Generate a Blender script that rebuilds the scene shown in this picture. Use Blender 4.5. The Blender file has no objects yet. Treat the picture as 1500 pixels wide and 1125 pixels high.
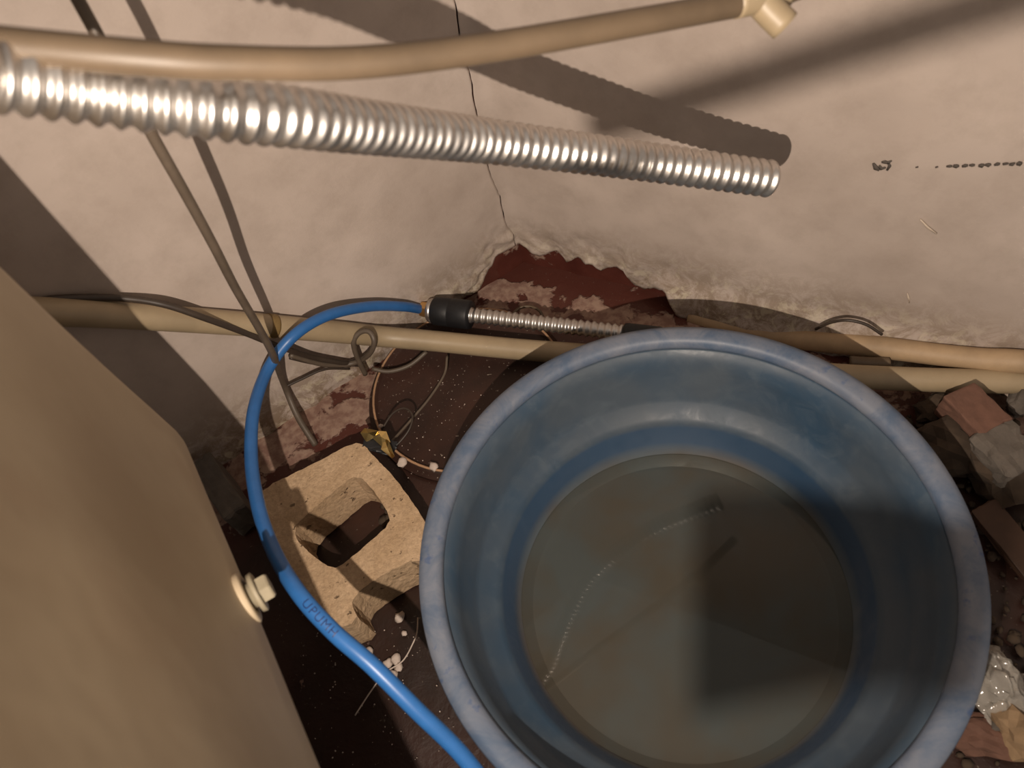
import bpy, bmesh, math, random
import numpy as np
from mathutils import Vector, Matrix, noise

# ------------------------------------------------------------------ camera
F = 1100.0; H = 1.37
CAM = np.array([0.0, 0.0, H])
_n = np.array([216.0, -737.0, -1100.0])
UP = -_n / np.linalg.norm(_n)
def _ray(px, py): return np.array([px-750.0, 562.5-py, -F]) / F
_h = _ray(768, 392); _h = _h - UP*(_h @ UP); _h /= np.linalg.norm(_h)
ROT = np.array([np.cross(_h, UP), _h, UP])          # camera axes -> world
cd = bpy.data.cameras.new('camera'); cam = bpy.data.objects.new('camera', cd)
bpy.context.scene.collection.objects.link(cam)
cd.sensor_width = 36.0; cd.lens = F/1500*36; cd.clip_start = 0.02; cd.clip_end = 50
M4 = Matrix([list(ROT[i]) + [float(CAM[i])] for i in range(3)] + [[0, 0, 0, 1]])
cam.matrix_world = M4
cd.dof.use_dof = True; cd.dof.focus_distance = 1.55; cd.dof.aperture_fstop = 4.0
bpy.context.scene.camera = cam

# ------------------------------------------------------------------ light
world = bpy.data.worlds.new('world'); bpy.context.scene.world = world
world.use_nodes = True
world.node_tree.nodes['Background'].inputs[0].default_value = (0.74, 0.63, 0.54, 1)
world.node_tree.nodes['Background'].inputs[1].default_value = 0.35
LAMP = np.array([-0.15, -0.20, 1.25])
ld = bpy.data.lights.new('torch', 'SPOT'); lo = bpy.data.objects.new('torch', ld)
bpy.context.scene.collection.objects.link(lo)
ld.energy = 56; ld.color = (1.0, 0.85, 0.71); ld.shadow_soft_size = 0.006
ld.spot_size = math.radians(140); ld.spot_blend = 1.0
aim = Vector((0.15, 0.95, 0.50))
lo.location = LAMP
lo.rotation_euler = (aim - Vector(LAMP)).to_track_quat('-Z', 'Y').to_euler()
vs = bpy.context.scene.view_settings
vs.view_transform = 'Standard'; vs.look = 'None'; vs.gamma = 1.0; vs.use_curve_mapping = False
vs.exposure = 0.5

# ------------------------------------------------------------------ helpers
def A(*v): return np.array(v, float)
def at(px, py, z):
    d = ROT @ _ray(px, py); return CAM + d*((z-H)/d[2])
def dep(px, py, Z): return CAM + (ROT @ _ray(px, py))*Z
K = at(768, 392, 0)
DL = A(-.8955, -.445, 0); DL /= np.linalg.norm(DL)
DR = A(.8385, -.5449, 0); DR /= np.linalg.norm(DR)
NL = np.cross(A(0,0,1), DL); NL = NL if NL @ (CAM-K) > 0 else -NL   # into the room
NR = np.cross(A(0,0,1), DR); NR = NR if NR @ (CAM-K) > 0 else -NR
def onwall(side, px, py, off=0.0):
    n = NL if side == 'L' else NR
    d = ROT @ _ray(px, py); return CAM + d*(((K + n*off - CAM) @ n)/(d @ n))
def safe(px, py, z, off=.03):
    p = at(px, py, z)
    for sd, n in (('L', NL), ('R', NR)):
        if (p-K) @ n < off: p = onwall(sd, px, py, off)
    return p
def proj(P):
    v = ROT.T @ (np.array(P)-CAM); return 750+F*v[0]/-v[2], 562.5-F*v[1]/-v[2]
def nz(x, y, z, s=1.0): return noise.noise(Vector((x*s, y*s, z*s)))

COL = bpy.context.scene.collection
def tag(o, label=None, cat=None, group=None, kind=None):
    if label: o['label'] = label
    if cat: o['category'] = cat
    if group: o['group'] = group
    if kind: o['kind'] = kind
    return o
def empty(name, loc, label, cat, group=None):
    o = bpy.data.objects.new(name, None); COL.objects.link(o)
    o.location = [float(c) for c in loc]; o.empty_display_size = .02
    return tag(o, label, cat, group)
def mesh(name, V, Fc, m, parent=None, smooth=True, origin=None):
    org = np.array(parent.location if parent and parent.parent is None else
                   (parent.parent.location if parent else (origin if origin is not None else (0,0,0))))
    if parent is not None and parent.type == 'MESH' and parent.parent is None: org = np.array(parent.location)
    me = bpy.data.meshes.new(name)
    me.from_pydata([tuple(float(c) for c in (np.array(v)-org)) for v in V], [], [tuple(f) for f in Fc])
    me.update()
    bm = bmesh.new(); bm.from_mesh(me); bmesh.ops.recalc_face_normals(bm, faces=bm.faces); bm.to_mesh(me); bm.free()
    if smooth: me.polygons.foreach_set('use_smooth', [True]*len(me.polygons))
    o = bpy.data.objects.new(name, me); COL.objects.link(o)
    me.materials.append(m)
    if parent is not None: o.parent = parent
    else: o.location = [float(c) for c in org]
    return o
def sharp(o, ang=40):
    me = o.data; bm = bmesh.new(); bm.from_mesh(me)
    for e in bm.edges:
        if len(e.link_faces) == 2 and e.calc_face_angle(0) > math.radians(ang): e.smooth = False
    bm.to_mesh(me); bm.free(); return o
def join(parts):
    V, Fc = [], []
    for v, f in parts:
        b = len(V); V += list(v); Fc += [tuple(i+b for i in q) for q in f]
    return V, Fc
def spline(P, n=12):
    P = [np.array(p, float) for p in P]
    P = [2*P[0]-P[1]] + P + [2*P[-1]-P[-2]]; out = []
    for i in range(1, len(P)-2):
        for k in range(n):
            t = k/n; a, b, c, d = P[i-1:i+3]
            out.append(.5*((2*b)+(-a+c)*t+(2*a-5*b+4*c-d)*t*t+(-a+3*b-3*c+d)*t**3))
    out.append(P[-2]); return out
def resample(P, step):
    P = [np.array(p) for p in P]; s = [0]
    for a, b in zip(P, P[1:]): s.append(s[-1]+np.linalg.norm(b-a))
    n = max(2, int(s[-1]/step)+1); t = np.linspace(0, s[-1], n)
    P = np.array(P); return np.c_[[np.interp(t, s, P[:, i]) for i in range(3)]].T, t
def frames(P):
    T = np.gradient(P, axis=0); T /= np.linalg.norm(T, axis=1)[:, None]
    ref = A(0,0,1) if abs(T[0][2]) < .9 else A(1,0,0)
    N = np.cross(T[0], ref); N /= np.linalg.norm(N); Ns = [N]
    for i in range(1, len(P)):
        N = N - T[i]*(N @ T[i]); N /= np.linalg.norm(N); Ns.append(N)
    Ns = np.array(Ns); return T, Ns, np.cross(T, Ns)
def tubegeo(P, r, sides=12, cap=True, flat=1.0):
    P = np.array(P); T, N, B = frames(P); V, Fc = [], []
    for i in range(len(P)):
        ri = r[i] if hasattr(r, '__len__') else r
        for k in range(sides):
            a = 2*math.pi*k/sides; V.append(P[i] + ri*(math.cos(a)*N[i] + flat*math.sin(a)*B[i]))
    for i in range(len(P)-1):
        for k in range(sides):
            k2 = (k+1) % sides; Fc.append((i*sides+k, i*sides+k2, (i+1)*sides+k2, (i+1)*sides+k))
    if cap:
        Fc.append(tuple(range(sides))); Fc.append(tuple((len(P)-1)*sides+k for k in range(sides)))
    return V, Fc
def tube(name, pts, r, m, parent=None, sides=12, step=.006, origin=None):
    P, t = resample(spline(pts), step)
    if callable(r): r = [r(x, t[-1]) for x in t]
    return mesh(name, *tubegeo(P, r, sides), m, parent, origin=origin)
def lathegeo(prof, c, ax=A(0,0,1), seg=64, close=False):
    ax = np.array(ax)/np.linalg.norm(ax); u = np.cross(ax, A(0,0,1))
    if np.linalg.norm(u) < .1: u = A(1,0,0)
    u = u - ax*(u@ax); u /= np.linalg.norm(u); v = np.cross(ax, u); V, Fc = [], []; n = len(prof)
    for r, z in prof:
        for k in range(seg):
            a = 2*math.pi*k/seg; V.append(np.array(c) + ax*z + r*(math.cos(a)*u+math.sin(a)*v))
    for i in range(n-1 if not close else n):
        j = (i+1) % n
        for k in range(seg): k2 = (k+1) % seg; Fc.append((i*seg+k, i*seg+k2, j*seg+k2, j*seg+k))
    if not close:
        if prof[0][0] > 1e-4: Fc.append(tuple(range(seg)))
        if prof[-1][0] > 1e-4: Fc.append(tuple((n-1)*seg+k for k in range(seg)))
    return V, Fc
def rock(c, sx, sy, sz, seed, sub=2, rough=.25, rz=0.0):
    bm = bmesh.new(); bmesh.ops.create_icosphere(bm, subdivisions=sub, radius=1)
    V = []
    for v in bm.verts:
        p = v.co; k = 1 + rough*noise.noise(p*1.3+Vector((seed*3.1, seed, 0))) + rough*.5*noise.noise(p*3+Vector((0, seed*2.3, 1)))
        x, y, z = p.x*k*sx, p.y*k*sy, p.z*k*sz
        V.append(A(c[0]+x*math.cos(rz)-y*math.sin(rz), c[1]+x*math.sin(rz)+y*math.cos(rz), c[2]+z))
    Fc = [tuple(v.index for v in f.verts) for f in bm.faces]; bm.free(); return V, Fc
def boxgeo(c, ex, ey, ez, bev=.1, jit=0, seed=0):
    """chamfered box from three half-axis vectors"""
    rnd = random.Random(seed); bm = bmesh.new(); bmesh.ops.create_cube(bm, size=2)
    bmesh.ops.bevel(bm, geom=bm.edges[:], offset=bev, segments=2, affect='EDGES', profile=.6)
    if jit: bmesh.ops.subdivide_edges(bm, edges=[e for e in bm.edges if e.calc_length() > .8], cuts=5, use_grid_fill=True)
    V = []
    for v in bm.verts:
        p = A(*v.co)
        if jit: p = p*(1+jit*nz(p[0]+seed, p[1], p[2], 2.2)) + jit*A(nz(*p, 4), nz(*(p+5), 4), nz(*(p+9), 4))
        V.append(np.array(c)+p[0]*np.array(ex)+p[1]*np.array(ey)+p[2]*np.array(ez))
    Fc = [tuple(v.index for v in f.verts) for f in bm.faces]; bm.free(); return V, Fc

# ------------------------------------------------------------------ materials
def S(r, g, b):
    f = lambda c: ((c/255+.055)/1.055)**2.4 if c > 10 else c/255/12.92
    return (f(r), f(g), f(b), 1)
class Mat:
    def __init__(s, name):
        s.m = bpy.data.materials.new(name); s.m.use_nodes = True; s.t = s.m.node_tree
        s.b = s.t.nodes['Principled BSDF']; s.tc = s.t.nodes.new('ShaderNodeTexCoord')
    def noise(s, scale, detail=6, rough=.6, dist=0, vec=None):
        n = s.t.nodes.new('ShaderNodeTexNoise'); n.inputs['Scale'].default_value = scale
        n.inputs['Detail'].default_value = detail; n.inputs['Roughness'].default_value = rough
        n.inputs['Distortion'].default_value = dist
        s.t.links.new(vec or s.tc.outputs['Object'], n.inputs['Vector']); return n.outputs['Fac']
    def ramp(s, x, p0, p1, v0=0, v1=1):
        n = s.t.nodes.new('ShaderNodeMapRange'); n.clamp = True
        for i, v in enumerate((p0, p1, v0, v1)): n.inputs[i+1].default_value = v
        s.t.links.new(x, n.inputs[0]); return n.outputs[0]
    def op(s, k, a, b):
        n = s.t.nodes.new('ShaderNodeMath'); n.operation = k; n.use_clamp = False
        for i, v in enumerate((a, b)):
            if isinstance(v, (int, float)): n.inputs[i].default_value = v
            else: s.t.links.new(v, n.inputs[i])
        return n.outputs[0]
    def mix(s, fac, a, b):
        n = s.t.nodes.new('ShaderNodeMix'); n.data_type = 'RGBA'
        for i, v in ((0, fac), (6, a), (7, b)):
            if isinstance(v, (int, float, tuple)): n.inputs[i].default_value = v
            else: s.t.links.new(v, n.inputs[i])
        return n.outputs[2]
    def sep(s, k, src=None):
        n = s.t.nodes.new('ShaderNodeSeparateXYZ'); s.t.links.new(src or s.tc.outputs['Object'], n.inputs[0]); return n.outputs[k]
    def set(s, k, v):
        if isinstance(v, (int, float, tuple)): s.b.inputs[k].default_value = v
        else: s.t.links.new(v, s.b.inputs[k])
        return s
    def bump(s, h, strength=.3, dist=.002):
        n = s.t.nodes.new('ShaderNodeBump'); n.inputs['Strength'].default_value = strength
        n.inputs['Distance'].default_value = dist; s.t.links.new(h, n.inputs['Height'])
        s.t.links.new(n.outputs[0], s.b.inputs['Normal']); return s
def simple(name, col, rough=.6, metal=0, var=.25, scale=30, bump=.15, spec=.5):
    M = Mat(name); n = M.noise(scale)
    dark = tuple(c*(1-var) for c in col[:3])+(1,)
    M.set('Base Color', M.mix(M.ramp(n, .35, .65), dark, col)); M.set('Roughness', rough); M.set('Metallic', metal)
    M.set('Specular IOR Level', spec); M.bump(M.noise(scale*6), bump, .001); return M.m

def wall_mat():
    M = Mat('plaster'); big = M.noise(2.5, 4); mid = M.noise(14, 8, .7); fine = M.noise(90, 8, .7)
    c = M.mix(M.ramp(big, .35, .65), S(172,158,148), S(190,176,166))
    c = M.mix(M.ramp(mid, .45, .75, 0, .35), c, S(146,132,120))
    z = M.sep(2)
    low = M.op('MULTIPLY', M.ramp(z, .20, .0), M.ramp(M.noise(20, 10, .8, .6), .42, .56))
    c = M.mix(M.op('MULTIPLY', low, .85), c, S(112,92,66))
    pale = M.op('MULTIPLY', M.ramp(z, .16, .02), M.ramp(M.noise(30, 8, .7, .6), .52, .60))
    c = M.mix(M.op('MULTIPLY', pale, .6), c, S(206,196,172))
    M.set('Base Color', c).set('Roughness', .8).set('Specular IOR Level', .25)
    M.bump(M.op('ADD', M.op('MULTIPLY', mid, .5), M.op('MULTIPLY', fine, .5)), .35, .003); return M.m
def red_mat(name, resid, k=1.0):
    M = Mat(name); a = M.noise(13, 6, .62, .3); b = M.noise(5, 5)
    red = M.mix(M.ramp(b, .4, .6), S(70*k,34*k,28*k), S(90*k,48*k,40*k))
    m = M.ramp(M.op('ADD', a, M.op('MULTIPLY', M.op('SUBTRACT', b, .5), .5)), .60-resid, .64-resid)
    c = M.mix(m, red, M.mix(M.ramp(M.noise(60), .4, .6), S(138,110,98), S(160,136,120)))
    M.set('Base Color', c); M.set('Roughness', M.ramp(m, 0, 1, .18, .75)).bump(M.op('ADD', a, m), .5, .004); return M.m
def floor_mat():
    M = Mat('waterproofed_floor'); a = M.noise(15, 5, .6, .3); b = M.noise(3.5, 4)
    y = M.sep(1); x = M.sep(0)
    # distance in front of the two walls: mortar droppings and worn paint gather there
    dl = M.op('ADD', M.op('MULTIPLY', x, float(NL[0])), M.op('MULTIPLY', y, float(NL[1])))
    dl = M.op('SUBTRACT', dl, float(NL @ K))
    dr = M.op('ADD', M.op('MULTIPLY', x, float(NR[0])), M.op('MULTIPLY', y, float(NR[1])))
    dr = M.op('SUBTRACT', dr, float(NR @ K))
    d = M.op('MINIMUM', dl, dr)
    near = M.op('SUBTRACT', M.ramp(d, .22, .08, -.14, .15), M.ramp(dr, .055, .02, 0, .22))
    red = M.mix(M.ramp(b, .4, .6), S(40,27,22), S(56,34,27))
    red = M.mix(M.ramp(d, .26, .12), red, S(84,46,38))
    m = M.ramp(M.op('ADD', a, near), .555, .60)
    c = M.mix(m, red, M.mix(M.ramp(M.noise(50), .4, .6), S(128,98,86), S(156,130,114)))
    sp = M.ramp(M.noise(150, 2, .5), .70, .73); c = M.mix(M.op('MULTIPLY', sp, .5), c, S(130,120,108))
    M.set('Base Color', c); M.set('Roughness', M.ramp(m, 0, 1, .4, .75)).bump(M.op('ADD', a, m), .6, .005); return M.m
def block_mat():
    M = Mat('concrete_block'); f = M.noise(140, 4, .7); v = M.t.nodes.new('ShaderNodeTexVoronoi'); v.inputs['Scale'].default_value = 75
    M.t.links.new(M.tc.outputs['Object'], v.inputs['Vector'])
    pit = M.ramp(M.noise(55, 3, .5), .66, .70)
    c = M.mix(M.ramp(M.noise(12), .35, .65), S(182,154,122), S(204,176,144))
    c = M.mix(M.ramp(f, .35, .7, 0, .45), c, S(120,100,78)); c = M.mix(M.op('MULTIPLY', pit, .7), c, S(78,62,48))
    M.set('Base Color', c).set('Roughness', .95).set('Specular IOR Level', .15)
    M.bump(M.op('SUBTRACT', f, pit), .8, .004); return M.m
def tub_mat():
    M = Mat('blue_plastic'); n = M.noise(5, 4, .5, .3); g = M.noise(22, 8, .7, .5)
    c = M.mix(M.ramp(n, .36, .64), S(44,66,86), S(66,76,86))
    c = M.mix(M.ramp(g, .5, .75, 0, .3), c, S(92,102,108))
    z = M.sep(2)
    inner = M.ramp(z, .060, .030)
    shade_band = M.op('MULTIPLY', M.ramp(z, .104, .096), M.ramp(z, .034, .060))  # shade of the steep inner wall, painted in as darker blue by height
    c = M.mix(M.op('MULTIPLY', shade_band, .8), c, S(36,62,88)); mud = M.mix(M.ramp(n, .40, .60), S(80,70,58), S(74,84,90))
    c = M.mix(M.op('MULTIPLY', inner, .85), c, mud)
    M.set('Base Color', c).set('Roughness', M.ramp(g, .3, .7, .36, .6)).set('Specular IOR Level', .4)
    M.bump(g, .12, .002); return M.m
def rim_mat():
    M = Mat('worn_blue_rim'); n = M.noise(11, 7, .7, .6)
    c = M.mix(M.ramp(n, .38, .62), S(74,90,112), S(108,114,126)); c = M.mix(M.ramp(M.noise(30, 5), .62, .70, 0, .7), c, S(52,76,116))
    M.set('Base Color', c).set('Roughness', .5).bump(n, .1, .001); return M.m
def tank_mat():
    M = Mat('tank_plastic'); n = M.noise(3, 4)
    c = M.mix(M.ramp(n, .35, .65), S(168,150,124), S(184,168,142)); c = M.mix(M.ramp(M.noise(9, 6), .55, .75, 0, .3), c, S(160,134,110))
    M.set('Base Color', c).set('Roughness', .5).set('Specular IOR Level', .35).bump(n, .1, .01); return M.m
def metal_mat(name, col, rough):
    M = Mat(name); M.set('Base Color', col).set('Metallic', 1.0).set('Roughness', M.ramp(M.noise(20), .3, .7, rough*.8, rough*1.3)); return M.m
def water_mat():
    M = Mat('murky_water'); t = M.t; N = t.nodes
    tr = N.new('ShaderNodeBsdfTransparent'); tr.inputs[0].default_value = (.93, .94, .90, 1)
    df = N.new('ShaderNodeBsdfDiffuse'); df.inputs[0].default_value = S(84,80,70)
    gl = N.new('ShaderNodeBsdfGlossy'); gl.inputs['Roughness'].default_value = .015
    fr = N.new('ShaderNodeFresnel'); fr.inputs[0].default_value = 1.33
    a = N.new('ShaderNodeMixShader'); a.inputs[0].default_value = .26
    b = N.new('ShaderNodeMixShader'); out = N['Material Output']
    t.links.new(tr.outputs[0], a.inputs[1]); t.links.new(df.outputs[0], a.inputs[2])
    t.links.new(fr.outputs[0], b.inputs[0]); t.links.new(a.outputs[0], b.inputs[1]); t.links.new(gl.outputs[0], b.inputs[2])
    t.links.new(b.outputs[0], out.inputs[0]); return M.m
def film_mat():
    M = Mat('clear_film'); M.set('Base Color', (.60,.55,.48,1)).set('Roughness', .12).set('Alpha', .30).set('Specular IOR Level', .9); return M.m

m_wall = wall_mat(); m_red = red_mat('red_waterproofing', -.03); m_floor = floor_mat()
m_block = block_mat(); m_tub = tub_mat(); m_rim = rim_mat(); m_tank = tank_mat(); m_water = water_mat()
m_steel = metal_mat('corrugated_steel', (.66,.63,.60,1), .36); m_brass = metal_mat('brass', (.85,.55,.25,1), .28)
m_gold = metal_mat('gold_foil', (.95,.72,.30,1), .22)
m_pvc = simple('cream_pvc', S(164,146,118), .45, 0, .18, 12, .08)
m_pvcb = simple('aged_cream_pvc', S(104,88,70), .5, 0, .3, 9, .1)
m_pvcs = simple('stained_pvc', S(176,150,118), .6, 0, .35, 9, .2)
m_tape = simple('tan_tape', S(128,104,62), .6)
m_hose = simple('blue_hose', S(46,102,166), .38, 0, .12, 40, .05)
m_print = simple('hose_print', S(26,50,100), .5)
m_rubber = simple('black_rubber', S(26,27,30), .5)
m_cable = simple('grey_cable', S(98,86,74), .5); m_cabledark = simple('dark_cable', S(64,54,46), .5)
m_brown = Mat('brown_enamel'); _n1 = m_brown.noise(150, 3, .5)
m_brown.set('Base Color', m_brown.mix(m_brown.ramp(_n1, .68, .72), m_brown.mix(m_brown.ramp(m_brown.noise(6), .4, .6), S(46,29,23), S(60,37,29)), S(150,138,126)))
m_brown.set('Roughness', .5).bump(m_brown.noise(60), .3, .002); m_brown = m_brown.m
m_edge = simple('tan_edge', S(178,140,108), .6)
m_brick = simple('red_brick', S(112,80,66), .9, 0, .3, 30, .6); m_mortar = simple('grey_mortar', S(100,92,84), .95, 0, .3, 30, .8)
m_stone = simple('dark_stone', S(74,60,47), .95, 0, .45, 18, .8); m_pale = simple('pale_stone', S(160,132,100), .9, 0, .3, 22, .7)
m_white = simple('white_foam', S(206,190,178), .9, 0, .2, 60, .5); m_film = film_mat()
m_wood = simple('red_brown_board', S(72,48,32), .7, 0, .4, 10, .3)
m_mark = simple('black_paint_mark', S(84,76,70), .8); m_chalk = simple('pale_scratch', S(206,190,172), .9)
m_plug = simple('plug_plastic', S(150,140,118), .55); m_dark = simple('dark_gap', S(58,42,32), .9)

# ------------------------------------------------------------------ structure
gx, gy = np.meshgrid(np.linspace(-1.9, 1.7, 150), np.linspace(-1.2, 1.45, 120)); V = []
for x, y in zip(gx.ravel(), gy.ravel()):
    V.append((x, y, -.002 + .004*nz(x, y, 0, 9) + .006*nz(x, y, 3, 3) - .004))
Fc = [(j*150+i, j*150+i+1, (j+1)*150+i+1, (j+1)*150+i) for j in range(119) for i in range(149)]
tag(mesh('floor', V, Fc, m_floor), kind='structure')

def edge_sz(side, pts):
    D = DL if side == 'L' else DR; out = []
    for p in pts:
        q = onwall(side, *p); out.append((abs((q-K) @ D), q[2]))
    return out
EL = edge_sz('L', [(745,362),(728,375),(715,400),(700,423),(683,436),(664,446)])
ER = edge_sz('R', [(760,364),(790,373),(815,370),(828,386),(845,378),(870,385),(880,398),(900,391),(912,395),(918,408),(926,419),(945,426),(958,419),(975,419),(988,432),(1000,446)])
EL[0] = (0, EL[0][1]); ER[0] = (0, EL[0][1])
EL += [(EL[-1][0]+.03, -.012), (3, -.012)]; ER += [(ER[-1][0]+.02, -.012), (3, -.012)]
def edge(u):
    T = EL if u < 0 else ER; return float(np.interp(abs(u), [a for a, b in T], [b for a, b in T]))
crackpx = [(640,-120),(650,-60),(667,0),(672,40),(684,90),(690,112),(696,150),(704,190),(712,225),(722,258),(734,290),(741,330),(748,350),(757,368)]
CR = []
for px, py in crackpx:
    q = onwall('R', px, py); CR.append((q[2], float((q-K) @ DR)))
CR.sort()
def crack(z): return float(np.interp(z, [a for a, b in CR], [b for a, b in CR])) + .0016*nz(0, 0, z, 60) + (.003*nz(5, 0, z, 17))
def wallpt(u, z):
    e = .018; r = math.sqrt(u*u+e*e); p = K + DR*((u+r)/2) + DL*((r-u)/2)
    n = NL if u < 0 else NR
    low = max(0, 1 - max(z - edge(u), 0)/.11)
    amp = .0025 + .013*low
    o = amp*nz(u, z, 0, 14) + .007*low*nz(u, z, 4, 45) + .003*low*nz(u, z, 9, 110) + .0018*nz(u, z, 7, 5)
    rd = z - edge(u) - .035 - .01*nz(u, 0, 3, 20)
    if u < .02: o += (.5+nz(u,z,12,40))*(.008*math.exp(-(rd/.012)**2) - .009*math.exp(-((rd+.022)/.006)**2))*min(1, max(0, (.30+u)/.1))
    if u > .30: o += .034*min(1, (u-.30)/.08)*max(0, 1-z/.085)**1.3
    if abs(u) < .03: o *= abs(u)/.03
    return A(p[0], p[1], z) + n*o
zl = list(np.arange(0, .30, .0075)) + list(np.arange(.30, 1.1, .011)) + [1.3, 1.7, 2.3]
off = [0,.003,.007,.012,.02,.03] + list(np.arange(.038, .46, .008)) + list(np.arange(.47, 1.0, .03)) + [1.05,1.15,1.3,1.5,1.8]
def sheet(name, sgn):
    V, Fc = [], []; nc = len(off); C2 = []
    for zi, z0 in enumerate(zl):
        for o in off:
            c = crack(z0) + ((.0012+.0014*max(0,nz(0,z0,4,7)+.3)) if sgn > 0 else -.0012); u = c + sgn*o
            e = edge(u); z = z0 + e*max(0, 1-z0/.30)
            V.append(wallpt(u, z))
    n0 = len(V)
    for zi in range(len(zl)-1):
        for i in range(nc-1): Fc.append((zi*nc+i, zi*nc+i+1, (zi+1)*nc+i+1, (zi+1)*nc+i))
    n = NR if sgn > 0 else NL
    th = .02
    for i in range(nc): V.append(V[i] - n*th)                       # broken lower edge thickness
    for i in range(nc-1): Fc.append((i, i+1, n0+i+1, n0+i))
    n1 = len(V); mid = (NR+NL)/np.linalg.norm(NR+NL)
    for zi in range(len(zl)): V.append(V[zi*nc] - mid*th)
    for zi in range(len(zl)-1): Fc.append((zi*nc, (zi+1)*nc, n1+zi+1, n1+zi))
    return tag(mesh(name, V, Fc, m_wall), kind='structure')
wl = sheet('wall_left', -1); wr = sheet('wall_right', 1)
def backing(D, n, parent):
    V, Fc = [], []; ns = 60
    zs = [-.02, 0, .02, .04, .06, .09, .12, .2, 2.3]
    for z in zs:
        for i in range(ns+1):
            u = -.02 + i/ns*1.9 if i > 40 else -.02 + i*.012
            b = .003*nz(u, z, 2, 25)
            V.append(K + D*u - n*(.021 - b) + A(0,0,z))
    for j in range(len(zs)-1):
        for i in range(ns): Fc.append((j*(ns+1)+i, j*(ns+1)+i+1, (j+1)*(ns+1)+i+1, (j+1)*(ns+1)+i))
    return mesh('waterproofing', V, Fc, m_red, parent)
backing(DL, NL, wl); backing(DR, NR, wr)

# small marks on the right wall
def wallstroke(pts, w, m, side='R', name='paint_mark', parent=None, off=.0035):
    V, Fc = [], []; n = NR if side == 'R' else NL
    P = [onwall(side, *p, off) for p in pts]
    for i, p in enumerate(P):
        t = P[min(i+1, len(P)-1)] - P[max(i-1, 0)]; t /= np.linalg.norm(t); s = np.cross(n, t)
        k = w*(1+.5*nz(p[0], p[2], i, 60)); k *= (.4 if i in (0, len(P)-1) else 1)
        for a, b in ((-1, 0), (1, 0), (1, -.002), (-1, -.002)): V.append(p + s*k*a + n*b)
    for i in range(len(P)-1):
        for k in range(4): Fc.append((i*4+k, i*4+(k+1) % 4, (i+1)*4+(k+1) % 4, (i+1)*4+k))
    Fc += [(0,1,2,3), tuple(len(V)-4+k for k in range(4))]; return V, Fc
mk = [wallstroke([(1279,240),(1283,247),(1288,250)], .0035, None), wallstroke([(1288,243),(1291,248),(1297,246)], .003, None),
      wallstroke([(1291,238),(1296,238),(1301,239),(1306,236)], .0028, None), wallstroke([(1301,238),(1303,244),(1299,250)], .003, None)]
rnd = random.Random(4)
for x, w in [(1341,.0022),(1370,.0022)]: mk.append(wallstroke([(x,246),(x+4,245)], w, None))
x = 1386
while x < 1500:
    mk.append(wallstroke([(x, 245-.045*(x-1386)+rnd.uniform(-1,1)), (x+5, 245-.045*(x-1386)+rnd.uniform(-1,1)), (x+9, 244-.045*(x-1386))], rnd.uniform(.0016,.0036), None)); x += rnd.uniform(9, 14)
tag(mesh('paint_marks', *join(mk), m_mark, wr), kind='stuff')
mesh('pale_scratch', *join([wallstroke([(1348,322),(1358,333),(1372,343)], .0022, None), wallstroke([(1329,430),(1331,437),(1332,444)], .0016, None), wallstroke([(1308,478),(1309,485)], .0016, None)]), m_chalk, wr)

# ------------------------------------------------------------------ water tank
TB = .50
P0 = at(310, 710, TB); P1 = at(490, 1125, TB); dS = P1-P0; dS /= np.linalg.norm(dS); mS = A(-dS[1], dS[0], 0)
if mS @ (CAM-P0) < 0: mS = -mS
a0 = at(0, 390, .5)[:2]; a0 = A(a0[0], a0[1], 0); a0 /= np.linalg.norm(a0); nsv = A(a0[1], -a0[0], 0)
rf = .09
sol = np.linalg.solve(np.array([[mS[0], mS[1]], [nsv[0], nsv[1]]]), [mS @ P0 - rf, -rf])
cf = A(sol[0], sol[1], TB)
LEN, WID, TOP = 1.1, .8, 1.22
corn = [(cf, mS, -dS), (cf - mS*(WID-2*rf), -dS, -mS), (cf - mS*(WID-2*rf) + dS*(LEN-2*rf), -mS, dS), (cf + dS*(LEN-2*rf), dS, mS)]
def outline(inset):
    P = []
    for c, a, b in corn:
        for k in range(13):
            t = math.pi/2*k/12; P.append(c + (rf-inset*.999)*(math.cos(t)*a + math.sin(t)*b))
    Q = []
    for i, p in enumerate(P):
        q = P[(i+1) % len(P)]; L = np.linalg.norm(q-p); n = max(1, int(L/.04)) if L > .1 else 1
        for k in range(n): Q.append((i + k/n, p + (q-p)*k/n))
    return Q
base_n = len(outline(0)); V, Fc = [], []
lay = []
rb = .05
for k in range(7): t = math.pi/2*k/6; lay.append((rb*(1-math.sin(t)), TB + rb*(1-math.cos(t))))
for z in np.linspace(TB+rb, TOP-.06, 22)[1:]: lay.append((0, z))
for k in range(1, 7): t = math.pi/2*k/6; lay.append((rb*(1-math.cos(t)), TOP-.06 + rb*math.sin(t)))
ref = outline(0)
for ins, z in lay:
    cen = np.mean([p for _, p in ref], axis=0)
    for (i, p) in ref:
        # inset towards the inside along the local normal (distance to nearest corner centre line)
        q = p.copy(); ctr = A(np.clip((q-cf) @ -mS, 0, WID-2*rf), np.clip((q-cf) @ dS, 0, LEN-2*rf), 0)
        base = cf - mS*ctr[0] + dS*ctr[1]; d = q-base; L = np.linalg.norm(d); d = d/max(L, 1e-6)
        q = base + d*(L-ins) + d*.004*nz(q[0], q[1], z, 3.5)
        V.append(A(q[0], q[1], z))
nn = len(ref)
for j in range(len(lay)-1):
    for i in range(nn): Fc.append((j*nn+i, j*nn+(i+1) % nn, (j+1)*nn+(i+1) % nn, (j+1)*nn+i))
Fc += [tuple(range(nn)), tuple((len(lay)-1)*nn+i for i in range(nn))]
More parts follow.
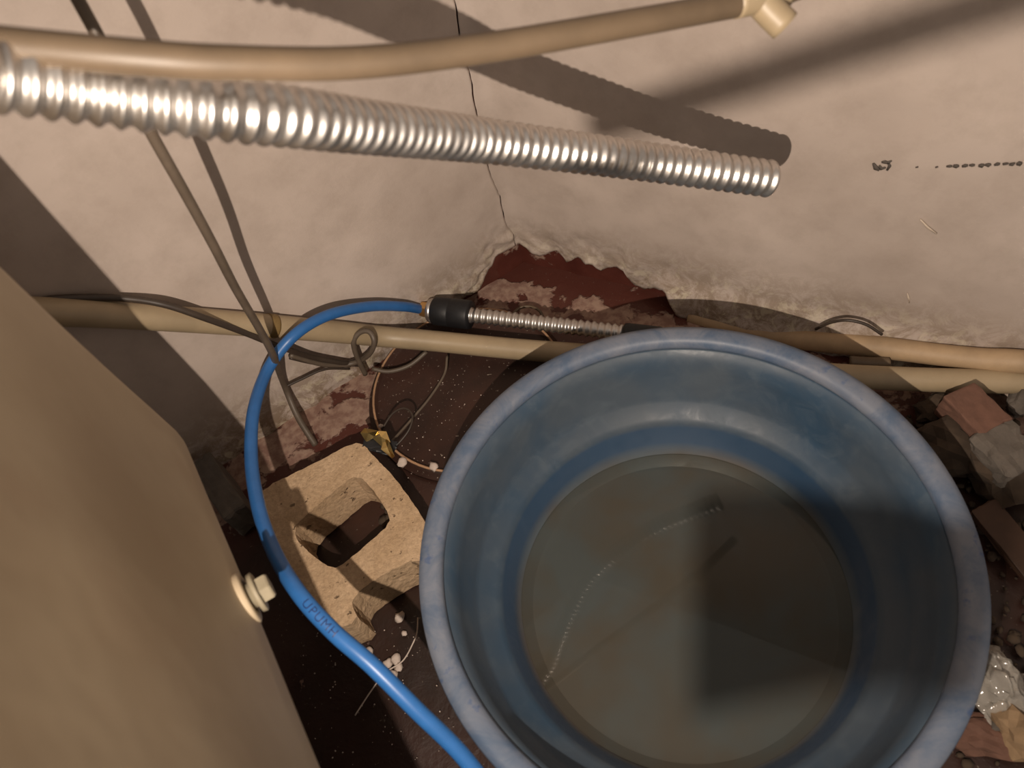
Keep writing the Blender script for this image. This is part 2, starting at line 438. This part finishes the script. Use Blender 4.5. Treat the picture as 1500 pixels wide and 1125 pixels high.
tank = empty('water_tank', A(cf[0]-mS[0]*.3+dS[0]*.3, cf[1]-mS[1]*.3+dS[1]*.3, TB), 'large beige plastic water tank with rounded corners and a drain plug, filling the left side', 'water tank')
mesh('tank_body', V, Fc, m_tank, tank)
# drain plug on the lower edge of the side facing the block
pc = at(368, 872, TB+.055); pc = pc - mS*((pc-P0) @ mS)
ax = mS + A(0, 0, -.12); ax /= np.linalg.norm(ax)
drn = mesh('drain_socket', *lathegeo([(.014,-.02),(.031,-.02),(.033,.002),(.030,.004),(.021,.004),(.020,.000),(.014,.000)], pc, ax, 40, True), m_tank, tank)
pl = mesh('drain_plug', *join([lathegeo([(.016,0),(.016,.009),(.024,.010),(.025,.015),(.023,.016),(.013,.016)], pc, ax, 36)]), m_plug, tank)
hexp = lathegeo([(.017,.015),(.017,.028),(.015,.030),(.007,.030)], pc, ax, 6)
sharp(mesh('hex_head', *hexp, m_plug, tank), 25)

def solid(name, c, ex, ey, ez, m, label, cat, group=None, bev=.08, jit=.02, seed=0, base=None):
    o = mesh(name, *boxgeo(c, ex, ey, ez, bev, jit, seed), m, None, False, origin=A(c[0], c[1], c[2]-abs(ez[2])))
    return tag(o, label, cat, group)
def ax2(d, s): return A(d[0]*s, d[1]*s, 0)
pmid = cf - mS*(WID/2-.02) + dS*(LEN/2-.02)
solid('concrete_plinth', A(pmid[0], pmid[1], TB/2), mS*(WID/2-.12), dS*(LEN/2-.09), A(0,0,TB/2), m_stone,
      'concrete plinth in the dark beneath the beige tank', 'plinth', None, .03, .0, 2)
q = at(338, 725, .05)
solid('concrete_slab', A(q[0]-.015, q[1]+.01, .045), ax2(A(.53,-.85), .085), ax2(A(.85,.53), .026), A(0,0,.045), m_mortar,
      'narrow grey concrete slab on the floor against the tank edge left of the blue hose', 'slab', None, .15, .06, 7)

# ------------------------------------------------------------------ blue tub with water
TS = 1.09; tc = A(.133, .376, 0)*TS
def tz(L): return [(r*TS, max(1.37-(1.37-z)*TS, .012+.02*max(0, z-.03))) if z < 5 else (r, z) for r, z in L]
tub_z = 0
tub = empty('wash_tub', tc, 'large round blue plastic tub half filled with murky water', 'tub')
outer = [(.225,.004),(.235,.010),(.255,.08),(.274,.14),(.292,.205),(.318,.225),(.338,.335),(.345,.345),(.368,.345),(.3745,.352)]
inner_ = [(.345,.360),(.339,.350),(.330,.300),(.318,.243),(.312,.232),(.290,.217),(.284,.212),(.280,.204),(.266,.16),(.2605,.14),(.250,.08),(.240,.03),(.222,.018),(.0001,.016)]
to_ = [(.25,.003),(.262,.010)] + tz([(.279,.155),(.292,.205),(.318,.225),(.338,.335),(.345,.345),(.368,.345)])
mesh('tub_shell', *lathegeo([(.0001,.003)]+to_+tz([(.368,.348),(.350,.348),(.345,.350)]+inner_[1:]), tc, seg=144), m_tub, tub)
mesh('rim', *lathegeo(tz([(.3445,.3455),(.368,.3445),(.3740,.350),(.3755,.360),(.3730,.3685),(.3640,.3715),(.3500,.3705),(.3430,.3660),(.3405,.3560)]), tc, seg=144, close=True), m_rim, tub)
wz = 1.37-(1.37-.14)*TS
_wv, _wf = lathegeo([(.0001, wz),(.10, wz),(.20, wz),(.2606*TS, wz)], tc, seg=96)
wt = mesh('water', _wv, _wf[:-1], m_water, None, origin=tc+A(0,0,wz))
tag(wt, 'murky grey-green water standing in the blue tub', 'water', kind='stuff')

# ------------------------------------------------------------------ hollow concrete block
BZ = .11; BK = (1.37-.11)/(1.37-.19)
ba, bb, bd = at(385,722,BZ), at(522,648,BZ), at(505,915,BZ)
bx = bb-ba; bx /= np.linalg.norm(bx); by = bd-ba; by = by - bx*(by@bx)*.35; by /= np.linalg.norm(by)
BW, BL = .192, .305
def rr(x0, y0, x1, y1, r, n=5):
    P = []
    for cx, cy, s in ((x1-r, y1-r, 0), (x0+r, y1-r, 1), (x0+r, y0+r, 2), (x1-r, y0+r, 3)):
        for k in range(n+1):
            t = math.pi/2*(s + k/n); P.append((cx+r*math.cos(t), cy+r*math.sin(t)))
    return P
outl = [(-.022,.004),(.0,-.004),(.024,-.008),(.10,-.004),(.17,-.003),(.192,.001),(.202,.012),(.206,.041),(.214,.10),(.218,.165),(.218,.262),(.216,.30),(.208,.312),(.196,.312),
        (.188,.300),(.180,.284),(.159,.273),(.127,.270),(.085,.271),(.060,.275),(.044,.285),(.040,.300),(.040,.312),(.028,.318),(.010,.314),(-.004,.300),(-.018,.25),(-.026,.18),(-.028,.10),(-.026,.02)]
hole = [(.016,.112),(.026,.098),(.050,.088),(.10,.076),(.140,.066),(.155,.067),(.167,.080),(.172,.120),(.173,.165),(.168,.184),(.155,.193),(.10,.206),(.062,.214),(.048,.213),(.038,.203),(.022,.160),(.015,.130)]
outl = [(x*BK, y*BK) for x, y in outl]; hole = [(x*BK, y*BK) for x, y in hole]
def loops_to_mesh(loops, z0, z1, nz_=8):
    """planar face with holes filled, extruded down in layers with rough jitter"""
    def dens(L):
        out = []
        for i, p in enumerate(L):
            q = L[(i+1) % len(L)]; d = math.hypot(q[0]-p[0], q[1]-p[1]); n = max(1, int(d/.006))
            out += [(p[0]+(q[0]-p[0])*k/n, p[1]+(q[1]-p[1])*k/n) for k in range(n)]
        return out
    loops = [dens(L) for L in loops]; bm = bmesh.new(); ed = []; vv = []
    for L in loops:
        vs_ = [bm.verts.new((x, y, 0)) for x, y in L]; vv.append(vs_)
        ed += [bm.edges.new((vs_[i], vs_[(i+1) % len(vs_)])) for i in range(len(vs_))]
    bmesh.ops.triangle_fill(bm, edges=ed, use_beauty=True); bm.verts.index_update()
    top = [tuple(v.index for v in f.verts) for f in bm.faces]; flat = [(v.co.x, v.co.y) for v in bm.verts]; n = len(flat)
    idx = [[v.index for v in L] for L in vv]; bm.free(); V, Fc = [], []
    zs = [z1, z1-.003] + list(np.linspace(z1-.02, z0, nz_))
    cx, cy = BW/2, BL/2
    for j, z in enumerate(zs):
        for L in (flat,):
            for x, y in L:
                e = .0016 if j == 0 else 0
                dx = .0016*nz(x, y, z, 70) + .0012*nz(x, y, z+3, 200); dy = .0016*nz(x, y, z+9, 70) + .0012*nz(x, y, z+5, 200)
                p = ba + bx*(x+dx) + by*(y+dy); V.append(A(p[0], p[1], z + (.0008*nz(x, y, 0, 90) if j == 0 else 0)))
    Fc += top; Fc += [tuple(reversed([i+(len(zs)-1)*n for i in f])) for f in top]
    for L in idx:
        for j in range(len(zs)-1):
            for k in range(len(L)):
                a, b = L[k], L[(k+1) % len(L)]; Fc.append((j*n+a, j*n+b, (j+1)*n+b, (j+1)*n+a))
    return V, Fc
blk = mesh('hollow_block', *loops_to_mesh([outl, hole], .0, BZ), m_block, None, False, origin=A(ba[0], ba[1], 0)+bx*.1+by*.15)
tag(blk, 'hollow grey concrete block lying between the tank and the tub', 'concrete block')

# ------------------------------------------------------------------ overhead corrugated steel hose
DM = .0535
hp = [dep(-260,66,.45), dep(-60,98,.50), dep(0,110,.52), dep(150,134,.565), dep(330,160,.61), dep(430,172,.655), dep(520,184,.72), dep(630,197,.815), dep(740,210,.91), dep(940,236,1.02), dep(1128,262,1.085)]
P, t = resample(spline(hp), .0011)
pitch = .0154
rad = [DM/2*((.92)+.08*math.cos(2*math.pi*x/pitch)) for x in t]
nh = empty('corrugated_steel_hose', hp[-1], 'thick corrugated stainless steel hose hanging in the air across the top', 'hose')
g1 = tubegeo(P, rad, 36, cap=False)
inn = tubegeo(P[-30:], [DM/2*.82]*30, 36, cap=False)
V, Fc = join([g1, inn]); a_ = (len(P)-1)*36; b_ = len(g1[0])+29*36
for k in range(36): Fc.append((a_+k, a_+(k+1) % 36, b_+(k+1) % 36, b_+k))
mesh('hose_body', V, Fc, m_steel, nh)

# overhead cream pipe with elbow
CS = .78
cp = [dep(-250,40,.62*CS), dep(0,66,.66*CS), dep(200,84,.69*CS), dep(330,92,.72*CS), dep(520,92,.78*CS), dep(700,72,.84*CS), dep(880,42,.90*CS), dep(1080,6,.98*CS), dep(1130,-6,1.0*CS), dep(1260,-50,1.08*CS)]
cpo = empty('overhead_cream_pipe', dep(700,72,.84), 'bowed cream plastic pipe running above the thick steel hose', 'pipe')
tube('pipe_body', cp, .0165*CS, m_pvcb, cpo, 24, .01)
tube('tee_branch', [dep(1104,-14,.99*CS), dep(1124,12,.995*CS), dep(1150,38,1.0*CS)], .0205*CS, m_pvc, cpo, 24, .006)
tube('tee_collar', [dep(1076,4,.98*CS), dep(1110,-3,.99*CS), dep(1150,-12,1.005*CS)], .0200*CS, m_pvc, cpo, 24, .006)

# ------------------------------------------------------------------ low pipes along the walls
def wallz(side, px, py, off): return onwall(side, px, py, off)
q0 = onwall('L', -60, 452, .026); q1 = onwall('L', 160, 461, .026); q5 = at(1350, 556, .055)
def seg_at(px, py, a, b):
    """point on the sight line nearest to the straight line a-b"""
    d = ROT @ _ray(px, py); d /= np.linalg.norm(d); e = (b-a)/np.linalg.norm(b-a); w = CAM-a
    A2 = np.array([[d@d, -d@e], [d@e, -e@e]]); s = np.linalg.solve(A2, [-w@d, -w@e]); return CAM + d*s[0]
lp = [q0, q1, onwall('L',350,474,.026), onwall('L',500,487,.028), onwall('L',560,493,.035), at(640,500,.075), at(720,508,.06), at(800,515,.055), at(1000,530,.055), at(1200,548,.055), q5, at(1500,559,.055), at(1700,560,.055)]
lowp = empty('long_low_pipe', q5, 'long cream plastic pipe passing in front of the corner behind the tub', 'pipe')
tube('pipe_body', lp, .0235, m_pvc, lowp, 24, .012)
tp = [onwall('L',391,477,.0262), onwall('L',403,478,.0264)]
tube('tape_band', [tp[0], (tp[0]+tp[1])/2, tp[1]], .0243, m_tape, lowp, 24, .003)
up = [onwall('R',1010,462,.02), onwall('R',1120,490,.022), onwall('R',1200,500,.024), onwall('R',1300,510,.026), onwall('R',1370,519,.028), onwall('R',1440,527,.026), onwall('R',1500,530,.026), onwall('R',1640,545,.02)]
upo = tube('plastered_pipe', up, lambda s, L: .0225+.002*nz(s, 0, 0, 9), m_pvcs, None, 20, .01, origin=up[3])
tag(upo, 'upper cream pipe half buried in mortar along the right wall base', 'pipe')
stub = [at(1245,531,.035), at(1275,533,.035), at(1302,533,.035)]
tag(tube('pipe_stub', stub, .014, m_pvcb, None, 18, .004, origin=stub[1]), 'short broken cream pipe stub between the two right-hand pipes', 'pipe')

# ------------------------------------------------------------------ blue hose, couplings, small corrugated hose
hz0 = .085
ch0 = at(617, 453, hz0); ch1 = at(900, 486, hz0)
axh = ch1-ch0; axh /= np.linalg.norm(axh)
bh = [ch0, safe(590,449,.088,.03), safe(540,449,.10,.045), safe(480,462,.13,.075), safe(430,492,.17,.10), safe(393,540,.24,.12), at(372,600,.32), at(368,670,.34), at(378,740,.37), at(400,805,.40), at(437,868,.44), at(488,925,.43), at(545,975,.41), at(610,1040,.37), at(680,1110,.31), at(735,1190,.25), at(775,1300,.17), at(790,1400,.10)]
hose = empty('blue_air_hose', ch0, 'thin blue hose looping from the brass coupling down past the block', 'hose')
HR = .0112
Ph, th_ = resample(spline(bh), .006)
mesh('hose_body', *tubegeo(Ph, HR, 16), m_hose, hose)
# printed letters wrapped on the hose
def hose_text(txt, px, py, size):
    fc = bpy.data.curves.new('t', 'FONT'); fc.body = txt; fc.size = size; fc.extrude = 0; fc.resolution_u = 3; fc.space_character = 1.15
    to = bpy.data.objects.new('t', fc); COL.objects.link(to); dg = bpy.context.evaluated_depsgraph_get()
    me = bpy.data.meshes.new_from_object(to.evaluated_get(dg)); bpy.data.objects.remove(to)
    bm = bmesh.new(); bm.from_mesh(me); bmesh.ops.triangulate(bm, faces=bm.faces)
    bmesh.ops.subdivide_edges(bm, edges=[e for e in bm.edges if e.calc_length() > .004], cuts=1)
    T, N, B = frames(Ph); pr = np.array([proj(p) for p in Ph]); i0 = int(np.argmin((pr[:,0]-px)**2+(pr[:,1]-py)**2)); s0 = th_[i0]
    V = []
    for v in bm.verts:
        s = s0 + v.co.x; P_ = A(*[np.interp(s, th_, Ph[:, k]) for k in range(3)]); T_ = A(*[np.interp(s, th_, T[:, k]) for k in range(3)]); T_ /= np.linalg.norm(T_)
        vd = CAM-P_; vd = vd - T_*(vd@T_); vd /= np.linalg.norm(vd); sd = np.cross(vd, T_)
        a = (v.co.y-size*.35)/HR; V.append(P_ + (HR+.0003)*(math.cos(a)*vd + math.sin(a)*sd))
    Fc = [tuple(v.index for v in f.verts) for f in bm.faces]; bm.free()
    mesh('printing', V, Fc, m_print, hose)
hose_text('UPUMH', 447, 882, .0165)
cpl = empty('hose_coupling', at(655,463,hz0), 'black rubber coupling with brass nut joining blue hose to steel hose', 'coupling')
def along(px0, py0): return ch0 + axh*((at(px0, py0, hz0)-ch0) @ axh)
L_ = lambda px: (at(px, 453+(px-617)*.117, hz0)-ch0) @ axh
sharp(mesh('brass_nut', *lathegeo([(.0095,0),(.0165,0),(.0185,.002),(.0185,L_(628)),(.0165,L_(630)),(.008,L_(630))], ch0, axh, 6), m_brass, cpl), 20)
mesh('steel_ring', *lathegeo([(.010,L_(629)),(.026,L_(629)),(.028,L_(631)),(.028,L_(636)),(.010,L_(636))], ch0, axh, 32), m_steel, cpl)
sl = mesh('rubber_sleeve', *lathegeo([(.015,L_(636)),(.0300,L_(636)),(.0325,L_(638)),(.0325,L_(660)),(.0315,L_(661)),(.0330,L_(662)),(.0330,L_(687)),(.0310,L_(690)),(.018,L_(690))], ch0, axh, 40), m_rubber, cpl)
sp0, sp1 = L_(690), L_(915); xs = np.arange(sp0, sp1, .0011)
Pm = [ch0 + axh*x + A(0,0,.0) for x in xs]
sh = empty('small_corrugated_hose', ch0+axh*sp0, 'slim corrugated steel hose on the floor between black coupling and tub', 'hose')
mesh('hose_body', *tubegeo(Pm, [(.0182)*(.90+.10*math.cos(2*math.pi*(x-sp0)/.0148)) for x in xs], 28), m_steel, sh)
endc = empty('black_end_cap', ch0+axh*sp1, 'black rubber end fitting tucked behind the far tub rim', 'coupling')
mesh('cap_body', *lathegeo([(.012,sp1-.001),(.0205,sp1-.001),(.022,sp1+.006),(.022,sp1+.075),(.018,sp1+.082),(.0001,sp1+.082)], ch0, axh, 28), m_rubber, endc)

# ------------------------------------------------------------------ cables
def cable(name, pts, r, m, label, step=.006):
    return tag(tube(name, pts, r, m, None, 10, step, origin=pts[-1]), label, 'cable')
cable('grey_cable', [dep(70,-80,.70), dep(120,10,.74), dep(180,120,.79), dep(232,214,.86), dep(275,290,.94), dep(312,358,1.03), dep(345,422,1.15), dep(380,482,1.28), dep(400,520,1.38), safe(415,560,.14), safe(436,610,.07), safe(462,652,.012)], .0068, m_cable,
      'straight grey cable slanting down across the left wall to the floor')
cable('dark_cable', [onwall('L',0,452,.012), onwall('L',60,440,.012), onwall('L',110,436,.014), onwall('L',180,437,.022), onwall('L',240,446,.046), onwall('L',300,466,.057), onwall('L',360,488,.050), onwall('L',410,508,.05), safe(455,522,.10), safe(500,531,.08), safe(530,534,.045)], .0062, m_cabledark,
      'dark brown cable draped from behind the tank over the low cream pipe')
cable('looped_cable', [safe(535,548,.05), safe(522,520,.12), safe(518,500,.16), safe(527,487,.175), safe(541,486,.175), safe(548,500,.16), safe(543,516,.13), safe(528,528,.09), safe(505,534,.05), safe(470,533,.04), safe(425,520,.04)], .0058, m_cable,
      'grey cable standing up in a small loop in front of the low pipe')
cable('curved_cable', [safe(545,540,.05), safe(570,544,.04), safe(600,535,.04), safe(625,515,.05)], .005, m_cable,
      'short grey cable curving from the small loop under the low pipe')
cable('thin_brown_wire', [safe(655,522,.06), safe(651,548,.05), safe(630,582,.05), safe(605,612,.05), safe(580,640,.06), safe(566,654,.09)], .0028, m_cable,
      'thin brown wire running down across the round brown lid')
cable('wire_hoop', [safe(560,628,.07), safe(575,606,.09), safe(592,598,.10), safe(604,608,.10), safe(600,628,.095), safe(585,648,.085), safe(568,662,.08)], .0022, m_cabledark,
      'thin dark wire bent into a hoop beside the gold foil')
cable('pale_wire_ring', [at(716+30,466,.03), safe(760,452,.03), safe(776,449,.03), safe(790,455,.03), safe(797,468,.02)], .0035, m_pvcb,
      'tan ring of stiff wire peeking out above the slim steel hose')
cable('wall_base_wire', [onwall('R',1195,482,.034), onwall('R',1215,473,.038), onwall('R',1240,469,.04), onwall('R',1268,475,.038), onwall('R',1292,490,.038)], .0032, m_cabledark,
      'short brown wire arched against the right wall above the upper pipe')
cable('loose_wire', [safe(425,524,.05), safe(455,531,.06), safe(490,536,.055), safe(520,528,.05)], .004, m_cabledark,
      'loose dark wire under the low pipe left of the small loop')
cable('slanting_wire', [safe(415,568,.03), safe(440,556,.05), safe(475,541,.06), safe(512,540,.05)], .003, m_cabledark,
      'thin dark wire slanting across the lit patch of left wall base')
cable('white_thread', [safe(612,905,.012), safe(611,925,.02), safe(606,940,.03), safe(590,968,.012), safe(565,985,.01), safe(545,1010,.01), safe(520,1048,.01)], .0013, m_white,
      'pale thread lying on the dark floor between hose and tub')

# ------------------------------------------------------------------ brown lid on the floor
bc = at(655, 612, .02); RB = .215
_a, _b = at(560,638,.025), at(655,691,.025); _m = (_a+_b)/2; _d = _b-_a; _p = A(-_d[1], _d[0], 0); _p /= np.linalg.norm(_p)
if _p[1] < 0: _p = -_p
bc = _m + _p*math.sqrt(RB**2 - (_d@_d)/4); bc[2] = 0
lid = empty('round_lid', bc, 'shallow round dark brown lid under the low pipe beside the block', 'lid')
mesh('lid_body', *lathegeo([(.0001,.012),(RB-.012,.012),(RB-.006,.016),(RB-.003,.023),(RB+.001,.024),(RB+.004,.012),(RB+.014,.008),(RB+.016,.004),(.0001,.003)], bc, seg=72), m_brown, lid)
mesh('rim', *lathegeo([(RB-.003,.022),(RB-.0035,.026),(RB+.0005,.027),(RB+.002,.024)], bc, seg=72, close=True), m_edge, lid)

# gold foil
gc = at(560, 650, 0.115)
def foil(cs, seed):
    V = [np.array(c) for c in cs]; V2 = [v - A(0,0,.0015) for v in V]; n = len(V); Vm = np.mean(V, axis=0)+A(0,0,.004); V = V + [Vm] + V2 + [Vm-A(0,0,.0015)]
    Fc = [(i, (i+1) % n, n) for i in range(n)] + [(n+1+i, n+1+(i+1) % n, 2*n+1) for i in range(n)] + [(i, (i+1) % n, n+1+(i+1) % n, n+1+i) for i in range(n)]
    return V, Fc
go = empty('gold_foil_scrap', at(555,655, 0.085), 'crumpled shiny gold foil scrap at the top corner of the concrete block', 'foil')
mesh('foil_piece', *foil([at(528,634, 0.120), at(534,627, 0.115), at(554,631, 0.125), at(549,640, 0.115), at(536,647, 0.110)], 1), m_gold, go, False)
mesh('foil_piece', *foil([at(546,642, 0.115), at(553,631, 0.120), at(566,632, 0.115), at(572,648, 0.120), at(560,655, 0.105)], 2), m_gold, go, False)
mesh('foil_piece', *foil([at(563,642, 0.115), at(569,645, 0.130), at(578,668, 0.115), at(574,671, 0.105), at(558,658, 0.110)], 3), m_gold, go, False)
mesh('foil_backing', *boxgeo(at(556,652, 0.100), A(.028,-.012,-.006), A(.006,.014,0), A(0,0,.005), .1, .15, 3), m_rubber, go, False)

# ------------------------------------------------------------------ debris
def chip(px, py, s, seed, label, m=m_white, cat='chip', grp=None, zb=0):
    c = at(px, py, zb+s*.5); o = mesh('foam_chip', *rock(c, s, s*.8, s*.6, seed, 2, .5, seed), m, None, True, origin=A(c[0], c[1], zb))
    return tag(o, label, cat, grp)
chip(589, 677, .0125, 1, 'white chip stuck to the lower left edge of the brown lid', zb=.020)
chip(635, 684, .0115, 2, 'white chip at the bottom edge of the brown lid nearest the tub', zb=.022)
chip(558, 624, .0060, 3, 'tiny white crumb just above the gold foil', zb=.05)
chip(586, 903, .0115, 4, 'single pale chip in the dark gap right of the block notch')
chip(540, 955, .0115, 5, 'pale chip touching the blue hose below the block')
chip(352, 727, .0070, 6, 'small pale chip on the dark floor beside the tank pad', zb=.0)
for i, (x, y, s) in enumerate([(567,972,.010),(580,965,.011),(574,990,.014),(584,978,.009),(556,979,.008),(592,928,.006)]):
    chip(x, y, s, 10+i, ['middle pale chip of the heap beside the blue hose', 'pale chip at the upper right of the heap beside the blue hose', 'largest pale chip at the bottom of the heap beside the blue hose',
        'pale chip at the right end of the heap beside the blue hose', 'pale chip at the left end of the heap, nearest the blue hose', 'tiny pale crumb above the heap beside the thread'][i], grp='heap of pale chips' if i < 5 else None)
rnd = random.Random(11); parts = []
for i in range(170):
    x = rnd.uniform(520, 720) if i % 2 else rnd.uniform(440, 680); y = rnd.uniform(545, 700) if i % 2 else rnd.uniform(920, 1120)
    c = at(x, y, .014 if y < 720 and np.linalg.norm((at(x,y,.012)-bc)[:2]) < RB-.012 else .003); s = rnd.uniform(.0006, .0017)
    parts.append(rock(c, s, s, s*.7, i, 1, .3))
tag(mesh('floor_crumbs', *join(parts), m_white), 'scattered pale crumbs on the brown lid and the dark floor', 'crumbs', kind='stuff')
parts = []
for i in range(60):
    x = rnd.uniform(560, 590); y = rnd.uniform(720, 790); c = at(x, y, .02); s = rnd.uniform(.004, .011); parts.append(rock(c, s, s, s*.7, i, 1, .4))
tag(mesh('rubble', *join(parts), m_stone), 'dark crumbs at the bottom of the block hole', 'rubble', kind='stuff')

# ------------------------------------------------------------------ rubble on the right
rb0 = at(1405, 600, .09)
e1 = at(1432,560,.10)-at(1385,598,.10); e2 = at(1470,600,.10)-at(1432,560,.10)
brk = empty('broken_brick', at(1440,620,.05), 'broken red brick with grey mortar end lying by the right pipes', 'brick')
d1 = at(1430,562,.11); d2 = at(1395,602,.11); d3 = at(1466,598,.11); d4 = at(1500,650,.11); w_ = (d2-d1); l_ = (d3-d1)
w_[2] = 0; l_[2] = 0; lu = l_/np.linalg.norm(l_); wu = w_ - lu*(w_@lu); wu /= np.linalg.norm(wu)
cA = d1 + lu*.04 + wu*.032
mesh('brick_body', *boxgeo(A(cA[0],cA[1],.08), lu*.045, wu*.034, A(0,0,.030), .10, .05, 3), m_brick, brk, False)
cB = d1 + lu*.125 + wu*.038
mesh('mortar', *boxgeo(A(cB[0],cB[1],.076), lu*.045, wu*.042, A(0,0,.032), .2, .14, 5), m_mortar, brk, False)
def lump(name, px, py, z, sx, sy, sz, seed, m, label, cat, rz=0, rough=.45):
    c = at(px, py, z); c[2] = z; return tag(mesh(name, *rock(c, sx, sy, sz, seed, 3, rough, rz), m, None, False, origin=A(c[0], c[1], 0)), label, cat)
lump('rubble_stone', 1405, 655, .040, .070, .055, .045, 3, m_stone, 'dark rough stone between the tub rim and the broken brick', 'stone', -.5)
lump('rubble_stone', 1480, 690, .045, .065, .060, .050, 8, m_stone, 'brown rough stone below the broken brick at the right edge', 'stone', -.3)
lump('rubble_stone', 1370, 600, .020, .040, .030, .025, 12, m_stone, 'small dark stone under the right pipe next to the rim', 'stone', .3)
lump('rubble_stone', 1498, 590, .030, .030, .024, .030, 15, m_mortar, 'grey stone against the right pipes at the photo edge', 'stone', .3)
lump('rubble_stone', 1497, 1075, .030, .034, .045, .040, 21, m_pale, 'pale tan stone at the lower right edge', 'stone', .4)
lump('rubble_stone', 1440, 1078, .018, .050, .030, .020, 24, m_brick, 'flat reddish stone beside the lower right tub rim', 'stone', -.5)
lump('rubble_stone', 1470, 1062, .022, .022, .016, .020, 27, m_mortar, 'small greyish stone between clear plastic and pale stone', 'stone', .1)
bp = [at(1438,742,.04), at(1520,840,.02)]; bdv = bp[1]-bp[0]; bL = np.linalg.norm(bdv); bdv /= bL; bn = np.cross(A(0,0,1), bdv); bn /= np.linalg.norm(bn)
tag(mesh('broken_board', *boxgeo((bp[0]+bp[1])/2+A(0,0,.0), bdv*bL*.5, bn*.026, A(0,0,.008), .15, .05, 2), m_wood, None, False, origin=bp[1]), 'reddish brown broken board slanting down behind the right rim', 'board')
# crumpled clear plastic
rnd = random.Random(3); c = at(1455, 985, .06); V, Fc = [], []; n = 26
for j in range(n):
    for i in range(n):
        u, v = i/(n-1)-.5, j/(n-1)-.5
        x, y = u*.09, v*.16; r = .028*abs(noise.turbulence(Vector((u*5, v*5, 2)), 4, False)) + .014*nz(u, v, 0, 14)
        V.append(A(c[0]+x*1.0-.2*y+.012*nz(u,v,3,8), c[1]+y+.012*nz(u,v,6,8), .022+.07*max(0, 1-4*(u*u+v*v))*.8+r))
for j in range(n-1):
    for i in range(n-1): Fc.append((j*n+i, j*n+i+1, (j+1)*n+i+1, (j+1)*n+i))
o = mesh('crumpled_film', V, Fc, m_film, None, True, origin=A(c[0], c[1], 0)); sm = o.modifiers.new('thickness', 'SOLIDIFY'); sm.thickness = .0008
tag(o, 'crumpled clear plastic film catching light beside the lower right rim', 'plastic film')
# grey-brown grit spread over the floor on the right
parts = []; rnd = random.Random(5)
for i in range(220):
    x = rnd.uniform(1330, 1520); y = rnd.uniform(585, 1120); q = at(x, y, 0)
    if np.linalg.norm((q-tc)[:2]) < .27: continue
    s = rnd.uniform(.003, .012); parts.append(rock(at(x, y, s*.5), s, s*.8, s*.7, i, 1, .4, i))
tag(mesh('floor_grit', *join(parts), m_stone), 'loose brown grit spread over the floor right of the tub', 'grit', kind='stuff')

# ------------------------------------------------------------------ unseen rod added near the lamp, casting a diagonal shadow on right wall
WA = onwall('R', 1560, -28); WB = onwall('R', 872, 186); kk = .17
a_ = LAMP + (WA-LAMP)*kk; b_ = LAMP + (WB-LAMP)*kk
print('occluder', proj(a_), proj(b_), 'depth', (ROT.T@(a_-CAM))[2])
tag(tube('shadow_rod', [a_ + (a_-b_)*1.0, a_, b_], .0060, m_cabledark, None, 12, .01, origin=b_), 'unseen dark rod added near the lamp to shadow the right wall', 'cable')

# unseen panel added below the lamp to shade the right half of the tub
kb = .20; q = [at(1000,790,.27), at(990,1110,.27), at(1430,1020,.27), at(1490,770,.27)]
qq = [LAMP + (p-LAMP)*kb for p in q]; print('board', [tuple(round(v) for v in proj(p)) for p in qq])
nb = np.cross(qq[1]-qq[0], qq[3]-qq[0]); nb /= np.linalg.norm(nb)
V = qq + [p + nb*.006 for p in qq]
tag(mesh('shadow_panel', V, [(0,1,2,3),(4,5,6,7),(0,1,5,4),(1,2,6,5),(2,3,7,6),(3,0,4,7)], m_wood, None, False, origin=qq[0]), 'unseen flat panel added near the lamp to shade the tub', 'board')
